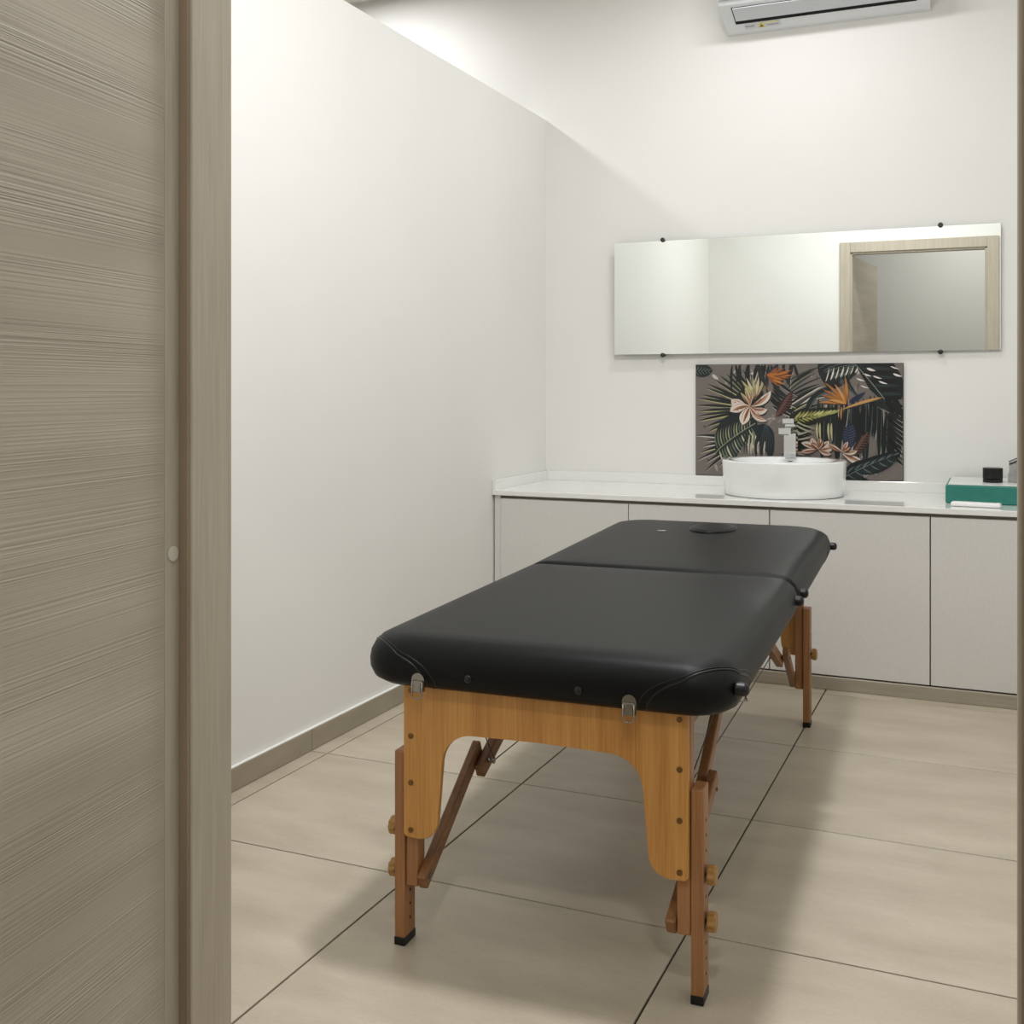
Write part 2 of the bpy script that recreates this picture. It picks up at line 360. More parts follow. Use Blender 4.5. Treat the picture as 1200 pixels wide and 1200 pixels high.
# ------------------------------------------------------------------ basin and tap
bx, by = 1.072, 1.933
ba = empty('basin', (bx, by, CT + 0.0005)); tag(ba, 'round white ceramic vessel basin on the worktop', 'basin')
N = 72; bm = bmesh.new(); R0 = 0.226; H0 = 0.130
def ring(bm, r, z, cy=0.0): return [bm.verts.new((r * math.cos(2 * math.pi * j / N), cy + r * math.sin(2 * math.pi * j / N), z)) for j in range(N)]
prof = [(R0 - 0.014, 0, 0), (R0 - 0.009, 0.003, 0), (R0 - 0.005, 0.03, 0), (R0, H0 - 0.006, 0), (R0 - 0.001, H0 - 0.002, 0), (R0 - 0.004, H0, 0),
        (R0 - 0.040, H0, -0.030), (R0 - 0.044, H0 - 0.002, -0.030), (R0 - 0.048, H0 - 0.010, -0.030), (R0 - 0.060, H0 - 0.06, -0.028), (R0 - 0.085, H0 - 0.092, -0.022), (R0 - 0.14, H0 - 0.102, -0.015), (0.022, H0 - 0.106, 0)]
rs = [ring(bm, r, z, c) for r, z, c in prof]
for A, B in zip(rs, rs[1:]):
    for j in range(N): bm.faces.new((A[j], A[(j + 1) % N], B[(j + 1) % N], B[j]))
bm.faces.new(rs[0][::-1]); bm.faces.new(rs[-1])
link('bowl', bm, M['ceram'], ba, True)
bm = bmesh.new(); add_disc(bm, (0, 0, H0 - 0.106), (0, 0, 1), 0.021, 0.004, 20, 0.001); link('drain', bm, M['chrome'], ba, True)
bm = bmesh.new(); add_box(bm, -0.012, 0.012, 0.1462, 0.153, H0 - 0.021, H0 - 0.014, 0.002); link('overflow_slot', bm, M['hole'], ba)
tp = empty('tap', (bx, 2.088, CT + H0 + 0.0008)); tag(tp, 'square chrome mixer tap standing at the back of the basin', 'tap')
box('body', -0.023, 0.023, -0.023, 0.023, 0.0, 0.092, M['chrome'], tp, 0.002)
sp = box('spout', -0.023, 0.023, -0.135, 0.023, 0.0925, 0.116, M['chrome'], tp, 0.002)
box('aerator', -0.010, 0.010, -0.128, -0.108, 0.0885, 0.0925, M['steel'], tp, 0.001)
box('neck', -0.019, 0.019, -0.019, 0.019, 0.1165, 0.128, M['chrome'], tp, 0.001)
box('lever', -0.022, 0.022, -0.06, 0.023, 0.1285, 0.150, M['chrome'], tp, 0.003)

# ------------------------------------------------------------------ mirror
mx0, mx1, mz0, mz1 = 0.3236, 1.8141, 1.1766, 1.6463
MA = math.radians(0.80); mc = ((mx0 + mx1) / 2, D - 0.021, 0)
mr = empty('wall_mirror', (mc[0], mc[1], mz0), MA); tag(mr, 'long frameless rectangular mirror on the back wall', 'mirror')
hw, hh = (mx1 - mx0) / 2, mz1 - mz0
bm = bmesh.new(); add_box(bm, -hw, hw, -0.002, 0.002, 0, hh, 0.0006, 1)
g = link('glass', bm, [M['medge'], M['mirror']], mr)
for p in g.data.polygons:
    if p.normal.y < -0.9: p.material_index = 1
for cx_, cz, top in ((0.534, mz1, 1), (1.606, mz1, 1), (0.534, mz0, 0), (1.606, mz0, 0)):
    lx = cx_ - mc[0]; z = (hh + 0.003) if top else -0.004
    gap = 0.019 - lx * math.tan(MA)
    bm = bmesh.new(); add_tube(bm, [(lx, -0.004, z), (lx, gap * 1.0, z)], 0.0052, 12); add_disc(bm, (lx, -0.0025, z), (0, -1, 0), 0.0095, 0.006, 20, 0.001)
    link('clip', bm, M['clip'], mr, False)

# ------------------------------------------------------------------ printed panel behind the basin
px0, px1, pz0, pz1 = 0.6676, 1.4734, 0.6802, 1.1326
pp = empty('print_panel', ((px0 + px1) / 2, D - 0.006, pz0)); tag(pp, 'dark tropical leaf and flower print panel behind the basin', 'panel')
PW, PH = px1 - px0, pz1 - pz0
box('board', -PW / 2, PW / 2, -0.006, 0.005, 0, PH, M['board'], pp, 0.0008, 1)
art = bmesh.new(); cl = art.loops.layers.float_color.new('print'); layer = [0]
def C3(c): return (lin(c[0]), lin(c[1]), lin(c[2]), 1)
def P2(x, y):     # drawing units: x 63..1108, y 70..645 on the sheet
    u = min(max((x - 63) / 1045, 0.002), 0.998); v = min(max((y - 70) / 575, 0.003), 0.997)
    return (-PW / 2 + u * PW, -0.0062 - 0.000004 * layer[0], PH * (1 - v))
def poly(pts, col):
    layer[0] += 1
    q = []
    for x, y in pts:
        p = P2(x, y)
        if not q or (abs(p[0] - q[-1][0]) + abs(p[2] - q[-1][2])) > 1e-6: q.append(p)
    if len(q) > 2 and (abs(q[0][0] - q[-1][0]) + abs(q[0][2] - q[-1][2])) < 1e-6: q.pop()
    if len(q) < 3: return
    f = art.faces.new([art.verts.new(p) for p in q])
    for l in f.loops: l[cl] = C3(col)
def strip(path, wid, col):
    """tapered ribbon along path; wid is a function of 0..1"""
    layer[0] += 1; n = len(path); L = []; Rr = []
    for i, (x, y) in enumerate(path):
        a = path[max(i - 1, 0)]; b = path[min(i + 1, n - 1)]; dx, dy = b[0] - a[0], b[1] - a[1]; d = math.hypot(dx, dy) or 1
        wv = max(wid(i / (n - 1)), 0.4); L.append((x - dy / d * wv, y + dx / d * wv)); Rr.append((x + dy / d * wv, y - dx / d * wv))
    lv = [art.verts.new(P2(*p)) for p in L]; rv = [art.verts.new(P2(*p)) for p in Rr]
    for i in range(n - 1):
        try:
            f = art.faces.new((lv[i], lv[i + 1], rv[i + 1], rv[i]))
            for l in f.loops: l[cl] = C3(col)
        except ValueError: pass
def bez(p, c, q, n=10): return [((1 - t) ** 2 * p[0] + 2 * t * (1 - t) * c[0] + t * t * q[0], (1 - t) ** 2 * p[1] + 2 * t * (1 - t) * c[1] + t * t * q[1]) for t in [i / (n - 1) for i in range(n)]]
def mid(p, q, b): return ((p[0] + q[0]) / 2 - (q[1] - p[1]) * b, (p[1] + q[1]) / 2 + (q[0] - p[0]) * b)
def blade(p, q, wd, col, hi=None, bend=0.08, peak=0.4):
    path = bez(p, mid(p, q, bend), q)
    f = lambda t: wd * (math.sin(math.pi * min(max(t, 0), 1) ** (math.log(0.5) / math.log(peak))) ** 0.8 if 0 < t < 1 else 0)
    if hi:
        off = [(x + wd * 0.5, y + wd * 0.9) for x, y in path]; strip(off, lambda t: f(t) * 0.75, hi)
    strip(path, f, col)
def dk(): return random.choice([(15, 21, 22), (20, 28, 29), (11, 15, 17), (27, 36, 35), (17, 25, 29)])
def lt(): return random.choice([(206, 200, 192), (178, 170, 160), (150, 144, 134), (186, 182, 140)])
U = random.uniform
# ground of the print
poly([(63, 70), (1108, 70), (1108, 645), (63, 645)], (112, 104, 99))
for _ in range(110):
    x, y = U(90, 1080), U(90, 620); a = U(0, 3.1); L = U(18, 55)
    c = random.choice([(176, 169, 163), (154, 146, 140), (88, 80, 76), (190, 184, 178), (136, 128, 122), (74, 68, 64), (70, 64, 60)])
    blade((x, y), (x + L * math.cos(a), y + L * math.sin(a)), U(3, 10), c)
# fan palm on the left, long separate blades
for i in range(19):
    a = 96 + i * 6.6; r = math.radians(a + U(-1.5, 1.5)); L = 230 + 95 * abs(math.cos(r)) + U(-15, 15)
    p = (405 + 60 * math.cos(r), 305 - 45 * math.sin(r)); q = (405 + L * math.cos(r), 305 - L * 0.80 * math.sin(r))
    blade(p, q, 6.5, (176, 170, 116) if i % 2 else (150, 146, 116), None, 0.03); q2 = (q[0] - 3, q[1] - 5); blade((p[0], p[1] - 5), q2, 7, dk(), None, 0.04, 0.55)
for i in range(10):
    r = math.radians(176 + i * 7.5); L = U(210, 290); p = (330, 455)
    q = (p[0] + L * math.cos(r), p[1] - L * math.sin(r) * 0.9); blade((p[0], p[1] + 6), (q[0], q[1] + 6), 6, lt(), None, 0.04); blade(p, q, 9, dk(), None, 0.05)
poly([(255, 260), (330, 170), (420, 210), (430, 330), (300, 350)], (17, 23, 24))
# blades along the top centre
for i in range(22):
    x = 270 + i * 15 + U(-6, 6)
    blade((x + U(-14, 14), 66), (x + U(-40, 40), 66 + U(90, 190)), U(5, 10), dk(), random.choice([None, None, lt()]))
for i in range(16):
    y = 70 + i * 17
    blade((545 + U(-14, 14), y + 90), (730 + U(-60, 30), y + 8 + U(-14, 14)), U(4, 8), dk() if i % 3 else (52, 58, 52), random.choice([(170, 168, 120), (196, 190, 178), None]), -0.08)
for i in range(12): blade((470 + U(-20, 40), 150 + i * 12), (560 + U(-20, 40), 230 + i * 10), U(5, 9), dk(), random.choice([None, lt()]))
# small leaf in the corner
poly(bez((60, 72), (120, 50), (155, 100)) + bez((150, 110), (120, 150), (60, 128)), (20, 29, 30))
for k in range(5): strip(bez((62 + 17 * k, 104), (76 + 17 * k, 94), (80 + 17 * k, 80 + 4 * k)), lambda t: 1.4, (104, 118, 110)); strip(bez((62 + 17 * k, 106), (74 + 17 * k, 114), (80 + 15 * k, 128 - 3 * k)), lambda t: 1.4, (90, 102, 96))
# arching stem and hanging blades on the right
strip(bez((640, 330), (655, 205), (780, 195), 14), lambda t: 14, (19, 27, 29))
strip(bez((648, 330), (664, 214), (780, 204), 14), lambda t: 2, (88, 98, 94))
for i in range(34):
    x = 690 + i * 12.6 + U(-6, 6); y0 = U(225, 290); y1 = U(430, 600)
    blade((x + 8, y0), (x + U(-22, 22), y1), U(9, 15), dk(), random.choice([(150, 144, 136), (70, 82, 80), None, None, (190, 184, 178)]), U(-0.04, 0.04), 0.5)
    if i % 2: strip(bez((x + 8, y0 + 20), (x + 3, y0 + 90), (x, y1 - 40)), lambda t: 1.3, (72, 86, 84))
for i in range(13): blade((1030 + U(-10, 10), 225 + i * 20), (1118, 290 + i * 24), U(6, 9), dk(), (158, 152, 146))
# large split leaves, top right
poly(bez((700, 62), (682, 120), (745, 190)) + bez((760, 200), (830, 190), (890, 110)) + [(900, 62)], (19, 26, 28))
for i in range(11):
    p = (885 - i * 6, 70 + i * 5); q = (704 + i * 20, 92 + i * 15)
    blade(p, q, 10, dk(), (84, 94, 92) if i % 2 else None, 0.16); strip(bez(p, mid(p, q, 0.2), q), lambda t: 1.2, (98, 108, 104))
for i in range(7): blade((735 + i * 24, 160 - i * 7), (752 + i * 24, 92 - i * 2), U(2.5, 4.5), (206, 200, 192))
poly([(880, 62), (1062, 62), (1092, 120), (1114, 150), (1114, 236), (1045, 252), (1015, 258), (950, 200), (898, 110)], (19, 25, 27))
for i in range(9): blade((895 + i * 14, 76 + i * 21), (1064 + i * 6, 84 + i * 20), 8, (36, 47, 47) if i % 2 else (12, 17, 19), None, -0.05)
for x, y in ((935, 126), (985, 138), (955, 100), (1012, 164), (1068, 92), (905, 150), (1080, 128), (925, 185)): blade((x - 20, y - 6), (x + 22, y + 8), U(3, 6), (220, 214, 208))
strip(bez((880, 76), (948, 150), (1022, 250)), lambda t: 2.2, (116, 124, 116))
for i in range(9): blade((930 + i * 18, 250 - i * 2), (985 + i * 18, 282 + i * 9), 8, dk(), random.choice([(136, 130, 124), None]))
# variegated leaf, lower left
poly(bez((168, 505), (158, 322), (300, 322)) + bez((300, 322), (415, 345), (385, 400)) + bez((385, 400), (330, 530), (175, 535)), (21, 30, 32))
strip(bez((172, 525), (240, 450), (380, 372)), lambda t: 2.5, (128, 134, 112))
for k in range(14):
    t = k / 14; bx_, by_ = 186 + 180 * t, 510 - 128 * t
    blade((bx_, by_), (bx_ - 14 + 22 * t, by_ - 96 + 44 * t), U(2, 4), (150, 152, 116) if k % 3 else (88, 100, 90), None, -0.2)
    blade((bx_ + 6, by_ + 4), (bx_ + 44, by_ + 84 - 34 * t), U(2.5, 5), (188, 186, 158) if k % 3 == 0 else (96, 106, 92), None, 0.15)
for i in range(9): blade((335 + i * 8, 420 + U(-20, 20)), (322 + i * 12, 530), 3.5, random.choice([(196, 192, 160), (120, 126, 104), (22, 30, 32)]))
# drooping dark leaf beside it
poly(bez((366, 395), (440, 345), (475, 420)) + bez((475, 420), (484, 500), (466, 540)) + bez((455, 540), (392, 470), (366, 395)), (22, 31, 37))
for x in (384, 410, 446): blade((x + 20, 415), (x, 545), 13, (19, 27, 33), None)
for x in (362, 398, 430): blade((x, 462), (x - 4, 535), 5, (190, 176, 162))
for i in range(7): strip(bez((430, 372), (420 + i * 8, 420), (392 + i * 14, 500)), lambda t: 1.1, (52, 66, 72))
# lilies
def lily(cx, cy, s, petals):
    for a, L, wd, c, b in petals:
        r = math.radians(a); q = (cx + s * L * math.cos(r), cy - s * L * math.sin(r)); D_ = lambda f: (cx + (q[0] - cx) * f, cy + (q[1] - cy) * f)
        blade((cx + 2, cy + 4), (q[0] + 3, q[1] + 5), wd * s * 1.1, (44, 38, 32), None, b, 0.6)
        blade((cx, cy), q, wd * s, c, None, b, 0.6)
        for f, ww, cc, db in ((0.9, 0.42, (176, 142, 120), 0.10), (0.85, 0.22, (140, 92, 62), -0.10), (0.7, 0.15, (128, 78, 40), 0.0), (0.95, 0.10, (232, 224, 214), 0.16)):
            blade((cx, cy), D_(f), wd * s * ww, cc, None, b + db, 0.5)
        for k in range(5): x, y = D_(U(0.2, 0.75)); blade((x - 3, y - 2), (x + 3 + U(-3, 3), y + 4), 1.6, (118, 66, 38))
for a in (62, 78, 94, 110, 124): blade((372, 245), (372 + 118 * math.cos(math.radians(a)), 245 - 112 * math.sin(math.radians(a))), 8, random.choice([(196, 184, 150), (170, 160, 116)]), random.choice([(128, 82, 54), (60, 40, 30)]))
lily(352, 285, 1, [(160, 105, 26, (204, 188, 174), -0.25), (195, 108, 26, (210, 196, 184), 0.2), (248, 104, 27, (214, 200, 188), 0.1), (35, 132, 19, (214, 204, 192), 0.22), (-10, 92, 18, (206, 192, 180), 0.35), (-40, 116, 15, (196, 178, 162), 0.35), (105, 100, 10, (176, 170, 100), 0.05), (125, 86, 8, (150, 146, 82), 0.05), (80, 104, 8, (170, 164, 106), -0.05)])
# strelitzia, top centre
for a, L in ((40, 80), (12, 130), (-2, 140), (-12, 120), (-38, 120), (-52, 110), (25, 100), (5, 110), (-25, 100)):
    r = math.radians(a); blade((438, 122), (438 + L * math.cos(r), 122 - L * 0.72 * math.sin(r)), 6.5, random.choice([(170, 102, 40), (186, 120, 52), (140, 80, 34)]), (74, 44, 28))
blade((392, 62), (444, 195), 13, (30, 36, 36), (170, 112, 62)); blade((440, 120), (492, 66), 5, (42, 42, 66))
# strelitzia, right
for a, L in ((160, 125), (178, 135), (148, 132), (135, 150), (120, 112), (92, 135), (100, 104), (168, 90)):
    r = math.radians(a); blade((835, 270), (835 + L * math.cos(r), 270 - L * math.sin(r)), 7, random.choice([(180, 122, 60), (196, 140, 78), (160, 102, 46)]), (84, 54, 34))
blade((1010, 238), (812, 300), 7, (186, 142, 88), (48, 50, 40), 0.05); blade((815, 285), (812, 350), 5, (170, 116, 62)); blade((850, 262), (930, 210), 13, (34, 40, 64))
# dark red feathered leaves, blue leaf
for bx_, by_, h_ in ((530, 275, 62), (905, 470, 62)):
    poly(bez((bx_ + 28, by_ - h_), (bx_ - 40, by_ - 10), (bx_ - 44, by_ + h_)) + bez((bx_ - 30, by_ + h_), (bx_ + 48, by_ + 24), (bx_ + 40, by_ - h_)), (48, 29, 28))
    strip(bez((bx_ + 34, by_ - h_), (bx_, by_), (bx_ - 38, by_ + h_)), lambda t: 1.6, (112, 78, 70))
    for k in range(8):
        t = k / 8; x, y = bx_ + 28 - 62 * t, by_ - h_ + 16 + (2 * h_ - 22) * t
        strip(bez((x, y), (x - 14, y + 2), (x - 22 + 6 * t, y + 14)), lambda t: 1.8, (116, 80, 72)); strip(bez((x, y), (x + 16, y - 2), (x + 26 - 4 * t, y + 2)), lambda t: 1.8, (98, 66, 60))
poly(bez((850, 365), (790, 430), (838, 500)) + bez((850, 500), (915, 440), (862, 365)), (29, 36, 54))
for k in range(8): strip([(850, 388 + 13 * k), (880 - abs(k - 3) * 3, 376 + 13 * k)], lambda t: 1.2, (82, 90, 110)); strip([(848, 390 + 13 * k), (820 + abs(k - 3) * 2, 380 + 13 * k)], lambda t: 1.2, (70, 78, 98))
# zebra leaf in the middle
poly(bez((555, 325), (640, 285), (796, 288)) + bez((796, 296), (735, 388), (600, 380)) + [(555, 350)], (26, 29, 21))
for k in range(11):
    x = 580 + k * 19; blade((x, 346 - k * 3), (x + 34, 308 - k), U(4, 6.5), random.choice([(164, 162, 92), (140, 140, 76), (182, 178, 118)]), None, 0.1); blade((x, 350 - k * 3), (x + 36, 374 - k * 7), U(4, 6), random.choice([(152, 152, 86), (128, 128, 70)]), None, -0.1)
for k in range(14): blade((568 + U(-6, 6), 350 + k * 8), (690 - k * 6, 396 + k * 10), U(2, 5), random.choice([(172, 168, 138), (34, 36, 32), (134, 132, 100), (26, 30, 28)]), None, 0.1)
for k in range(14): blade((565, 430 + k * 8), (668, 400 + k * 11), U(3, 6), random.choice([(22, 27, 26), (164, 158, 144), (70, 66, 60), (30, 34, 32)]), None, 0.1)
# lower flowers
for x in (694, 708, 750, 765): blade((x, 365), (x + 4, 455), 5, (178, 172, 128), (46, 46, 38))
lily(700, 498, 0.8, [(40, 84, 20, (196, 180, 168), 0.2), (80, 74, 17, (150, 116, 100), 0), (120, 84, 20, (186, 166, 154), -0.2), (160, 114, 18, (198, 184, 172), 0.1), (10, 94, 18, (192, 176, 164), 0.2), (-20, 84, 16, (170, 142, 128), 0.2), (190, 114, 16, (170, 146, 132), 0), (60, 60, 12, (120, 72, 48), 0), (140, 60, 12, (120, 72, 48), 0)])
lily(815, 508, 0.8, [(-25, 150, 22, (212, 200, 192), 0.15), (5, 94, 15, (192, 174, 162), 0.2), (60, 74, 13, (184, 162, 148), 0), (150, 94, 15, (150, 114, 96), 0), (30, 60, 12, (132, 84, 60), 0)])
# big feathered leaf, bottom right
poly(bez((815, 645), (825, 555), (930, 540)) + bez((930, 540), (1040, 495), (1094, 500)) + bez((1094, 508), (1045, 622), (900, 618)) + [(945, 645)], (18, 26, 29))
strip(bez((830, 632), (930, 570), (1088, 508)), lambda t: 2.0, (104, 116, 112))
for k in range(18):
    t = k / 18; x, y = 842 + 225 * t, 614 - 94 * t
    blade((x, y), (x + 34, y - 36 + 14 * t), U(2, 4), (92, 106, 102) if k % 3 == 0 else (36, 47, 51), None, -0.15); blade((x, y + 3), (x + 44, y + 28 - 8 * t), U(2, 4), (84, 98, 94) if k % 3 == 0 else (33, 44, 48), None, 0.12)
layer_n = layer[0]
link('printed_picture', art, M['art'], pp)

# ------------------------------------------------------------------ things on the worktop
gb = empty('storage_box', (1.846, 2.015, CT + 0.0006)); tag(gb, 'flat green box with a white lid on the worktop', 'box')
box('tray', -0.208, 0.208, -0.172, 0.176, 0, 0.062, M['green'], gb, 0.004)
box('lid', -0.200, 0.203, -0.166, 0.172, 0.0622, 0.0655, M['lid'], gb, 0.001)
jar = empty('jar', (1.787, 1.975, CT + 0.0664)); tag(jar, 'short black cylindrical jar on top of the green box', 'jar')
def add_can(bm, r, z0, z1, c=0.0012, n=48):
    circ = lambda rad, z: [bm.verts.new((rad * math.cos(2 * math.pi * j / n), rad * math.sin(2 * math.pi * j / n), z)) for j in range(n)]
    q = [circ(r - c, z0), circ(r, z0 + c), circ(r, z1 - c), circ(r - c, z1)]
    for A, B in zip(q, q[1:]):
        for j in range(n): bm.faces.new((A[j], A[(j + 1) % n], B[(j + 1) % n], B[j]))
    bm.faces.new(q[0][::-1]); bm.faces.new(q[-1])
bm = bmesh.new(); add_can(bm, 0.0325, 0, 0.012); link('pot', bm, M['black'], jar)
bm = bmesh.new(); add_can(bm, 0.0328, 0.0122, 0.0505, 0.0015); link('cap', bm, M['black'], jar)
ac_ = empty('organizer', (1.945, 2.05, CT + 0.0664)); tag(ac_, 'clear acrylic drawer organizer on the green box beside the black jar', 'organizer')
def shell(name, x0, x1, y0, y1, z0, z1, t, parent):
    bm = bmesh.new()
    add_box(bm, x0, x1, y0, y1, z0, z0 + t); add_box(bm, x0, x0 + t, y0, y1, z0 + t, z1); add_box(bm, x1 - t, x1, y0, y1, z0 + t, z1)
    add_box(bm, x0 + t, x1 - t, y0, y0 + t, z0 + t, z1); add_box(bm, x0 + t, x1 - t, y1 - t, y1, z0 + t, z1)
    return link(name, bm, M['acryl'], parent)
for k, (z0, z1) in enumerate(((0.0, 0.024), (0.0245, 0.041), (0.0415, 0.062))):
    dr = shell('drawer', -0.105 + (0.0 if k else -0.004), 0.1, -0.07, 0.07, z0, z1, 0.0025, ac_)
    for q in range(4): box('contents', -0.09 + q * 0.046, -0.055 + q * 0.046, -0.055, 0.055, z0 + 0.003, z0 + (z1 - z0) * (0.55 + 0.1 * (q % 2)), M['paper'], ac_)
bm = bmesh.new(); add_beam(bm, (-0.104, 0, 0.0645), (0.0, 0, 0.114), 0.128, 0.0025, 0.0005); link('lid', bm, M['acryl'], ac_)
for yy in (-0.068, 0.068):
    bm = bmesh.new(); add_beam(bm, (-0.1055, yy, 0.0635), (-0.005, yy, 0.112), 0.004, 0.006, 0.0005); link('lid_arm', bm, M['clip'], ac_)
rm = empty('remote_control', (1.737, 1.748, CT + 0.0006), math.radians(-6)); tag(rm, 'slim white remote control lying in front of the green box', 'remote')
box('case', -0.077, 0.077, -0.021, 0.021, 0, 0.0145, M['white'], rm, 0.005, 3)
box('screen', 0.018, 0.062, -0.014, 0.014, 0.0143, 0.0150, M['lid'], rm, 0.0003, 1)
for k in range(6): box('button', -0.062 + (k % 3) * 0.02, -0.05 + (k % 3) * 0.02, -0.012 + (k // 3) * 0.014, -0.003 + (k // 3) * 0.014, 0.0143, 0.0156, M['lid'], rm, 0.0004, 1)

# ------------------------------------------------------------------ air conditioner
au = empty('air_conditioner', (1.186, D, 2.465)); tag(au, 'white split air conditioner high on the back wall', 'air conditioner')
hw = 0.385
prof = [(-0.001, 0.0), (-0.018, 0.003), (-0.178, 0.066), (-0.190, 0.078), (-0.196, 0.14), (-0.188, 0.215), (-0.165, 0.252), (-0.12, 0.262), (-0.001, 0.262)]
bm = bmesh.new(); add_prism(bm, prof, lambda p: (-hw, p[0], p[1]), lambda p: (hw, p[0], p[1])); link('housing', bm, M['ac'], au)
def acp(x, t, out=0.0):   # on the sloping outlet face, t 0 bottom .. 1 top
    y = -0.018 - 0.160 * t; z = 0.003 + 0.063 * t; n = Vector((0, -0.366, -0.930));   # outward: down and forward
    return (x, y + n.y * out, z + n.z * out)
def acplate(name, x0, x1, t0, t1, o0, o1, m):
    bm = bmesh.new(); q = [(x0, t0), (x1, t0), (x1, t1), (x0, t1)]
    add_prism(bm, q, lambda p: acp(p[0], p[1], o0), lambda p: acp(p[0], p[1], o1)); return link(name, bm, m, au)
acplate('outlet_slot', -hw + 0.045, hw - 0.045, 0.32, 0.90, 0.0002, 0.0012, M['hole'])
acplate('louver', -hw + 0.050, hw - 0.050, 0.46, 0.89, 0.0014, 0.006, M['acg'])
bm = bmesh.new(); add_box(bm, -hw + 0.001, hw - 0.001, -0.2035, -0.1962, 0.082, 0.212, 0.002); link('front_panel', bm, M['ac'], au)
st = bmesh.new(); sl = st.loops.layers.float_color.new('print')
def sq(x0, x1, t0, t1, col, o=0.0016):
    f = st.faces.new([st.verts.new(acp(x, t, o)) for x, t in ((x0, t0), (x1, t0), (x1, t1), (x0, t1))])
    for l in f.loops: l[sl] = C3(col)
sx = -hw + 0.075
sq(sx, sx + 0.145, 0.10, 0.30, (214, 214, 216), 0.0010)
for k in range(5): sq(sx + 0.004 + k * 0.0075, sx + 0.0098 + k * 0.0075, 0.17, 0.23, (158, 158, 166))
sq(sx + 0.06, sx + 0.135, 0.235, 0.285, (226, 220, 150))
for k in range(6): sq(sx + 0.088 + k * 0.008, sx + 0.0945 + k * 0.008, 0.16, 0.20, (150, 148, 160))
f = st.faces.new([st.verts.new(acp(x, t, 0.0019)) for x, t in ((sx + 0.052, 0.12), (sx + 0.083, 0.12), (sx + 0.0675, 0.30))])
for l in f.loops: l[sl] = C3((226, 206, 90))
f = st.faces.new([st.verts.new(acp(x, t, 0.0022)) for x, t in ((sx + 0.060, 0.14), (sx + 0.075, 0.14), (sx + 0.0675, 0.24))])
for l in f.loops: l[sl] = C3((74, 78, 30))
link('warning_sticker', st, M['sticker'], au)

# ------------------------------------------------------------------ massage table
mt = empty('massage_table', (1.065, -0.4395, 0), math.radians(2.6))
tag(mt, 'black padded folding massage table with wooden legs', 'massage table')
YL = 1.67
SL = 0.0075
HX = 0.348
PROF = [(0.075, 0.0), (0.040, 0.0), (0.022, 0.03), (0.008, 0.13), (0.001, 0.30), (0.0, 0.46), (0.0025, 0.62), (0.0095, 0.77), (0.020, 0.88), (0.034, 0.955), (0.052, 0.99), (0.085, 1.0)]
Z0, Z1 = 0.489, 0.583
def prof_at(t):
    i = min(int(t), len(PROF) - 2); f = t - i; a, b = PROF[i], PROF[i + 1]
    return a[0] + (b[0] - a[0]) * f, a[1] + (b[1] - a[1]) * f
NC = 10
def pad_ring(y0, y1, ins, soft_lo, soft_hi):
    """rounded rectangle; soft_lo / soft_hi: corner radius at the y0 / y1 end (the fold end is tight)"""
    a0 = ins * (1 if soft_lo > 0.03 else 0.42); a1 = ins * (1 if soft_hi > 0.03 else 0.42)
    xa, xb, ya, yb = -HX + ins, HX - ins, y0 + a0, y1 - a1
    rl, rh = max(soft_lo - ins * 0.6, 0.012), max(soft_hi - ins * 0.6, 0.012)
    pts = []
    for cx, cy, r, a in ((xa + rl, ya + rl, rl, 180), (xb - rl, ya + rl, rl, 270), (xb - rh, yb - rh, rh, 0), (xa + rh, yb - rh, rh, 90)):
        arc = [(cx + r * math.cos(math.radians(a + 90 * k / NC)), cy + r * math.sin(math.radians(a + 90 * k / NC))) for k in range(NC + 1)]
        if pts:
            p, q = pts[-1], arc[0]; pts += [(p[0] + (q[0] - p[0]) * k / 16, p[1] + (q[1] - p[1]) * k / 16) for k in range(1, 16)]
        pts += arc
    p, q = pts[-1], pts[0]; pts += [(p[0] + (q[0] - p[0]) * k / 16, p[1] + (q[1] - p[1]) * k / 16) for k in range(1, 16)]
    return pts
def pz(y, fr): return Z0 + (Z1 - Z0) * fr + SL * y + 0.013 * max(y - 0.84, 0)
def make_pad(name, y0, y1, sl_, sh_):
    bm = bmesh.new(); rs = []
    fine = [k * 0.5 for k in range(2 * (len(PROF) - 1) + 1)]
    for t in fine:
        ins, fr = prof_at(t); rs.append([bm.verts.new((x, y, pz(y, fr))) for x, y in pad_ring(y0, y1, ins, sl_, sh_)])
    cx, cy = 0, (y0 + y1) / 2; last = pad_ring(y0, y1, 0.085, sl_, sh_)
    for s in (0.8, 0.55, 0.25): rs.append([bm.verts.new((cx + (x - cx) * s, cy + (y - cy) * s, pz(cy + (y - cy) * s, 1.0) + 0.0018 * (1 - s))) for x, y in last])
    n = len(rs[0])
    for A, B in zip(rs, rs[1:]):
        for j in range(n): bm.faces.new((A[j], A[(j + 1) % n], B[(j + 1) % n], B[j]))
    bm.faces.new(rs[0][::-1]); bm.faces.new(rs[-1])
    return link(name, bm, M['leather'], mt, True)
YA0, YA1, YB0, YB1 = -0.05, 0.8335, 0.8385, 1.745
padA = make_pad('foot_cushion', YA0, YA1, 0.082, 0.022); padB = make_pad('head_cushion', YB0, YB1, 0.022, 0.11)
padA['label'] = 'front black cushion half with stitched corners'; padB['label'] = 'rear black cushion half with face hole plug'
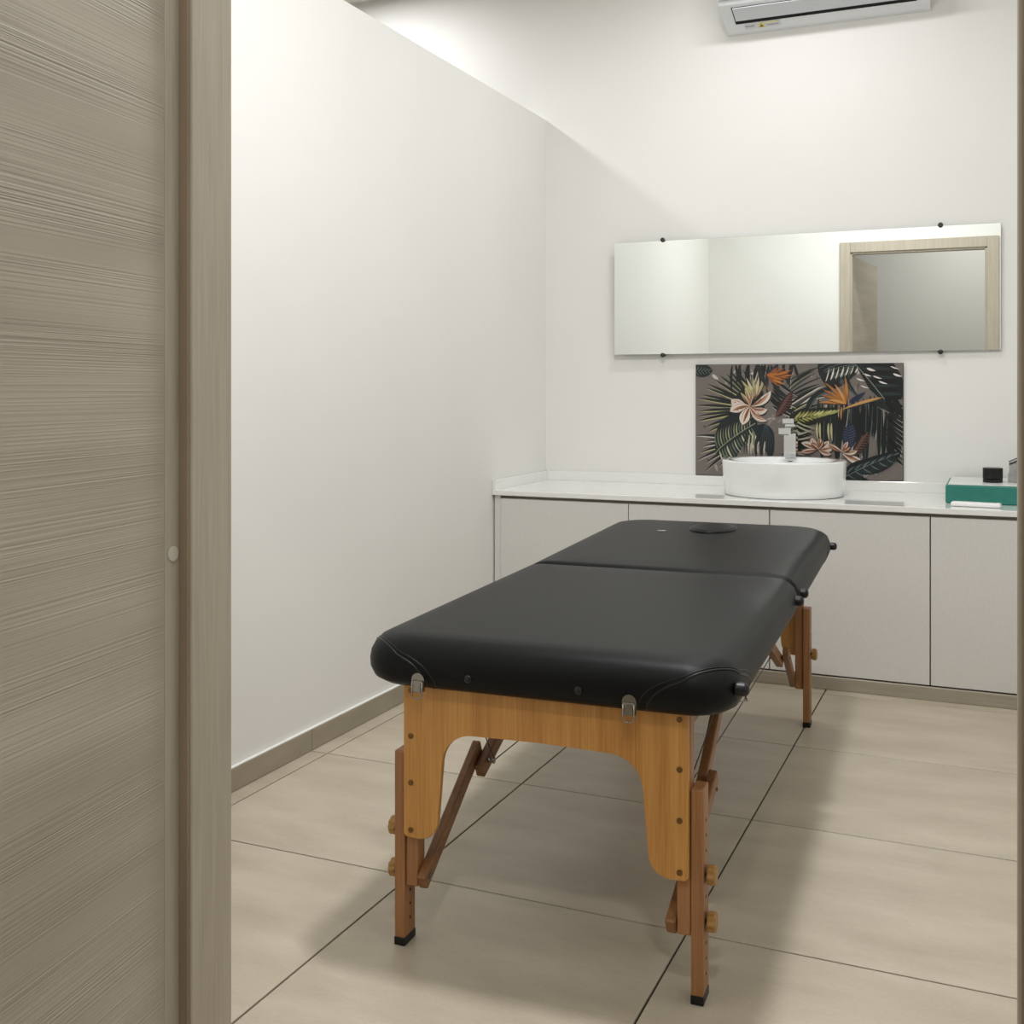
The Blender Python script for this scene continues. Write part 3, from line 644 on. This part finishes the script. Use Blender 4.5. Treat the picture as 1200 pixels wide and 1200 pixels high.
# stitched corner seams on the outer corners
def seam(pad, y0, y1, sl_, sh_, corner, off, r):
    n = len(pad_ring(y0, y1, 0, sl_, sh_)); pts = []
    blk = NC + 1 + 15
    c0 = corner * blk + NC / 2            # index of the middle of the corner
    K = 40
    for k in range(K + 1):
        a = math.pi * k / K
        s = c0 + (-math.cos(a)) * (6.9 + off * 2.2); t = 2.0 + (5.6 + off * 1.4) * math.sin(a) ** 0.7
        ins, fr = prof_at(min(t, len(PROF) - 1.01)); ring_ = pad_ring(y0, y1, ins, sl_, sh_)
        i = int(math.floor(s)); f = s - i; p, q = ring_[i % n], ring_[(i + 1) % n]
        x, y = p[0] + (q[0] - p[0]) * f, p[1] + (q[1] - p[1]) * f
        pts.append((x, y, pz(y, fr) + 0.0002))
    bm = bmesh.new(); add_tube(bm, pts, r, 6); return link('corner_seam', bm, M['seam'], pad, True)
for off, r in ((0, 0.0017), (0.22, 0.0011)):
    for c in (0, 1): seam(padA, YA0, YA1, 0.082, 0.022, c, off, r)
    for c in (2, 3): seam(padB, YB0, YB1, 0.022, 0.11, c, off, r)
# face hole plug
bm = bmesh.new(); hx, hy, rx, ry = 0.008, 1.55, 0.067, 0.105; zt = pz(hy, 1.0)
rs = [[bm.verts.new((hx + rx * k * math.cos(2 * math.pi * j / 40), hy + ry * k * math.sin(2 * math.pi * j / 40), zt + SL * ry * k * math.sin(2 * math.pi * j / 40) + h)) for j in range(40)] for k, h in ((1.0, -0.004), (1.0, 0.0035), (0.95, 0.0062), (0.8, 0.0078), (0.4, 0.0085))]
for A, B in zip(rs, rs[1:]):
    for j in range(40): bm.faces.new((A[j], A[(j + 1) % 40], B[(j + 1) % 40], B[j]))
bm.faces.new(rs[0][::-1]); bm.faces.new(rs[-1]); link('face_hole_plug', bm, M['leather'], padB, True)
bm = bmesh.new(); add_tube(bm, [(hx + (rx + 0.002) * math.cos(2 * math.pi * j / 48), hy + (ry + 0.002) * math.sin(2 * math.pi * j / 48), zt + SL * ry * math.sin(2 * math.pi * j / 48) + 0.0018) for j in range(48)], 0.0022, 6, True); link('plug_piping', bm, M['seam'], padB, True)
bm = bmesh.new()
for_ = [(-0.128 + 0.015 * math.cos(2 * math.pi * j / 24), 1.445 + 0.012 * math.sin(2 * math.pi * j / 24)) for j in range(24)]
add_prism(bm, for_, lambda p: (p[0], p[1], pz(p[1], 1.0) - 0.001), lambda p: (p[0], p[1], pz(p[1], 1.0) + 0.0028)); link('badge', bm, M['steel'], padB)
# wooden frames under the cushions
for y0, y1 in ((YA0 + 0.055, YA1 - 0.01), (YB0 + 0.01, YB1 - 0.055)):
    bm = bmesh.new()
    for x in (-0.255, 0.255): add_box(bm, x - 0.011, x + 0.011, y0, y1, 0.462, 0.4885 + SL * y0, 0.001, 1)
    for y in (y0 + 0.04, y1 - 0.011): add_box(bm, -0.244, 0.244, y - 0.011, y + 0.011, 0.462, 0.4885 + SL * y0, 0.001, 1)
    link('under_frame', bm, M['bracew'], mt)
def ymap(y, e): return y if e == 0 else YL - y
def arc(cx, cz, r, a0, a1, n=7): return [(cx + r * math.cos(math.radians(a0 + (a1 - a0) * k / (n - 1))), cz + r * math.sin(math.radians(a0 + (a1 - a0) * k / (n - 1)))) for k in range(n)]
def panel_outline():
    W = 0.2655
    right = [(W, 0.4965)] + arc(W - 0.008, 0.216, 0.008, 0, -90, 4) + arc(0.232, 0.243, 0.035, -90, -172, 8) + arc(0.128, 0.348, 0.060, 8, 90, 10)
    half = right
    left = [(-x, z) for x, z in half][::-1]
    return half + [(0.06, 0.4095), (0.0, 0.4105), (-0.06, 0.4095)] + left
HOLZ = [0.045 + 0.026 * k for k in range(11)]
for e in (0, 1):
    bm = bmesh.new(); zb = SL * YL if e else 0
    add_prism(bm, panel_outline(), lambda p: (p[0], ymap(-0.0125, e), p[1] + (zb if p[1] > 0.45 else 0)), lambda p: (p[0], ymap(-0.0005, e), p[1] + (zb if p[1] > 0.45 else 0)))
    bmesh.ops.bevel(bm, geom=[ed for ed in bm.edges if abs(ed.verts[0].co.y - ed.verts[1].co.y) < 1e-5], offset=0.0015, segments=1, affect='EDGES')
    pn = link('end_panel', bm, M['beech'], mt)
    for s in (-1, 1):
        for z in (0.222, 0.309, 0.395, 0.479):
            bm = bmesh.new(); add_disc(bm, (s * 0.2505, ymap(-0.0125, e), z), (0, -1 if e == 0 else 1, 0), 0.0052, 0.0016, 14, 0.0006)
            link('screw', bm, M['brass'], pn, False)
        # fixed inner post behind the panel, telescopic outer leg beside it
        ya, yb = sorted((ymap(0.0, e), ymap(0.032, e)))
        xa, xb = sorted((s * 0.243, s * 0.2665))
        box('inner_post', xa, xb, ya, yb, 0.112, 0.4965 + zb, M['legw'], mt, 0.0025)
        bm = bmesh.new(); xa, xb = sorted((s * 0.2675, s * 0.289))
        add_box(bm, xa, xb, *sorted((ymap(-0.004, e), ymap(0.042, e))), 0.014, 0.362, 0.003)
        lg = link('leg', bm, M['legw'], mt)
        xa, xb = sorted((s * 0.2669, s * 0.2896))
        box('rubber_foot', xa, xb, *sorted((ymap(-0.0046, e), ymap(0.0426, e))), 0.0, 0.0155, M['black'], lg, 0.002)
        bm = bmesh.new()
        for z in HOLZ:
            if min(abs(z - 0.213), abs(z - 0.134)) > 0.018: add_disc(bm, (s * 0.2889, ymap(0.019, e), z), (s, 0, 0), 0.003, 0.0004, 10); add_disc(bm, (s * 0.2676, ymap(0.019, e), z), (-s, 0, 0), 0.003, 0.0004, 10)
        ho = link('adjustment_holes', bm, M['hole'], lg); ho['kind'] = 'stuff'
        for z in ((0.213, 0.134) if e == 0 else (0.220,)):
            bm = bmesh.new(); add_tube(bm, [(s * 0.262, ymap(0.019, e), z), (s * 0.296, ymap(0.019, e), z)], 0.004, 10); bolt_bm = bm
            kb = bmesh.new(); add_disc(kb, (s * 0.2925, ymap(0.019, e), z), (s, 0, 0), 0.0165, 0.0145, 48, 0.001, 0.07, 8)
            k_ = link('knob', kb, M['knobw'], mt); link('bolt', bolt_bm, M['steel'], k_, True)
        # folding brace in two overlapping pieces
        bm = bmesh.new(); add_beam(bm, (s * 0.2325, ymap(-0.002, e), 0.122), (s * 0.2490, ymap(0.300, e), 0.284), 0.018, 0.030, 0.003)
        br = link('brace', bm, M['bracew'], mt)
        bm = bmesh.new(); add_beam(bm, (s * 0.2275, ymap(0.258, e), 0.245), (s * 0.2125, ymap(0.725, e), 0.476), 0.020, 0.030, 0.003)
        b2 = link('brace', bm, M['bracew'], mt)
        J = (s * 0.2, ymap(0.28, e), 0.264)
        bm = bmesh.new(); add_tube(bm, [(s * 0.260, J[1], J[2]), (s * 0.204, J[1], J[2])], 0.0038, 10)
        for xx in (0.215, 0.206): add_disc(bm, (s * xx, J[1], J[2]), (-s, 0, 0), 0.0068, 0.004, 12)
        link('joint_bolt', bm, M['steel'], b2, False)
        bm = bmesh.new(); add_disc(bm, (s * 0.2235, ymap(0.014, e), 0.131), (-s, 0, 0), 0.005, 0.002, 14); link('pivot', bm, M['steel'], br)
        bm = bmesh.new(); add_tube(bm, [(s * 0.204, J[1], J[2] + 0.004), (s * 0.285, ymap(0.25, e), 0.491)], 0.0013, 6); link('cable', bm, M['clip'], mt)
for s in (-1, 1):
    bm = bmesh.new(); ya, yb = ymap(0.28, 0), ymap(0.28, 1)
    add_tube(bm, [(s * 0.204, ya + (yb - ya) * k / 12, 0.264 - 0.004 * math.sin(math.pi * k / 12)) for k in range(13)], 0.0014, 6); link('cable', bm, M['clip'], mt)
    for y in ((0.787, 0.884, 1.668) if s < 0 else (0.002, 0.787, 0.884, 1.668)):
        bm = bmesh.new(); add_disc(bm, (s * (HX - 0.006), y, pz(y, 0.5 if y < 1.5 else 0.42)), (s, 0, 0), 0.0115, 0.019, 20, 0.003)
        link('side_knob', bm, M['black'], mt)
    # wire bail under the front corner
    bm = bmesh.new(); add_tube(bm, [(s * 0.27, 0.07, 0.497), (s * 0.335, 0.085, 0.493), (s * 0.345, 0.10, 0.491), (s * 0.335, 0.12, 0.499), (s * 0.30, 0.13, 0.499)], 0.0015, 6); link('wire_bail', bm, M['steel'], mt, True)
# latches and studs on the foot end
for x in (-0.217, 0.174):
    lt = bmesh.new(); yf = YA0 - 0.0006
    out = [(-0.0115, 0.490)] + [(0.0125 * math.cos(math.radians(a)) * -1, 0.511 + 0.0125 * math.sin(math.radians(a))) for a in range(0, 181, 20)] + [(0.0115, 0.490)]
    add_prism(lt, out, lambda p: (x + p[0], yf + 0.004, p[1]), lambda p: (x + p[0], yf - 0.002, p[1]))
    add_box(lt, x - 0.0072, x + 0.0072, yf - 0.0065, yf - 0.001, 0.489, 0.510, 0.001)
    add_tube(lt, [(x - 0.0095, yf - 0.0045, 0.508), (x + 0.0095, yf - 0.0045, 0.508)], 0.0022, 8)
    l_ = link('latch', lt, M['steel'], mt)
    bm = bmesh.new(); pts = [(x - 0.0095, yf - 0.0062, 0.508), (x - 0.0095, yf - 0.0062, 0.485)] + [(x - 0.0095 * math.cos(math.radians(a)), yf - 0.0062, 0.485 - 0.0075 * math.sin(math.radians(a))) for a in range(20, 161, 20)] + [(x + 0.0095, yf - 0.0062, 0.485), (x + 0.0095, yf - 0.0062, 0.508)]
    add_tube(bm, pts, 0.0014, 8); link('latch_loop', bm, M['steel'], l_, True)
for x in (-0.120, 0.084):
    bm = bmesh.new(); add_disc(bm, (x, YA0 + 0.002, 0.521), (0, -1, 0), 0.0075, 0.004, 20, 0.002); link('stud', bm, M['gloss'], mt, True)
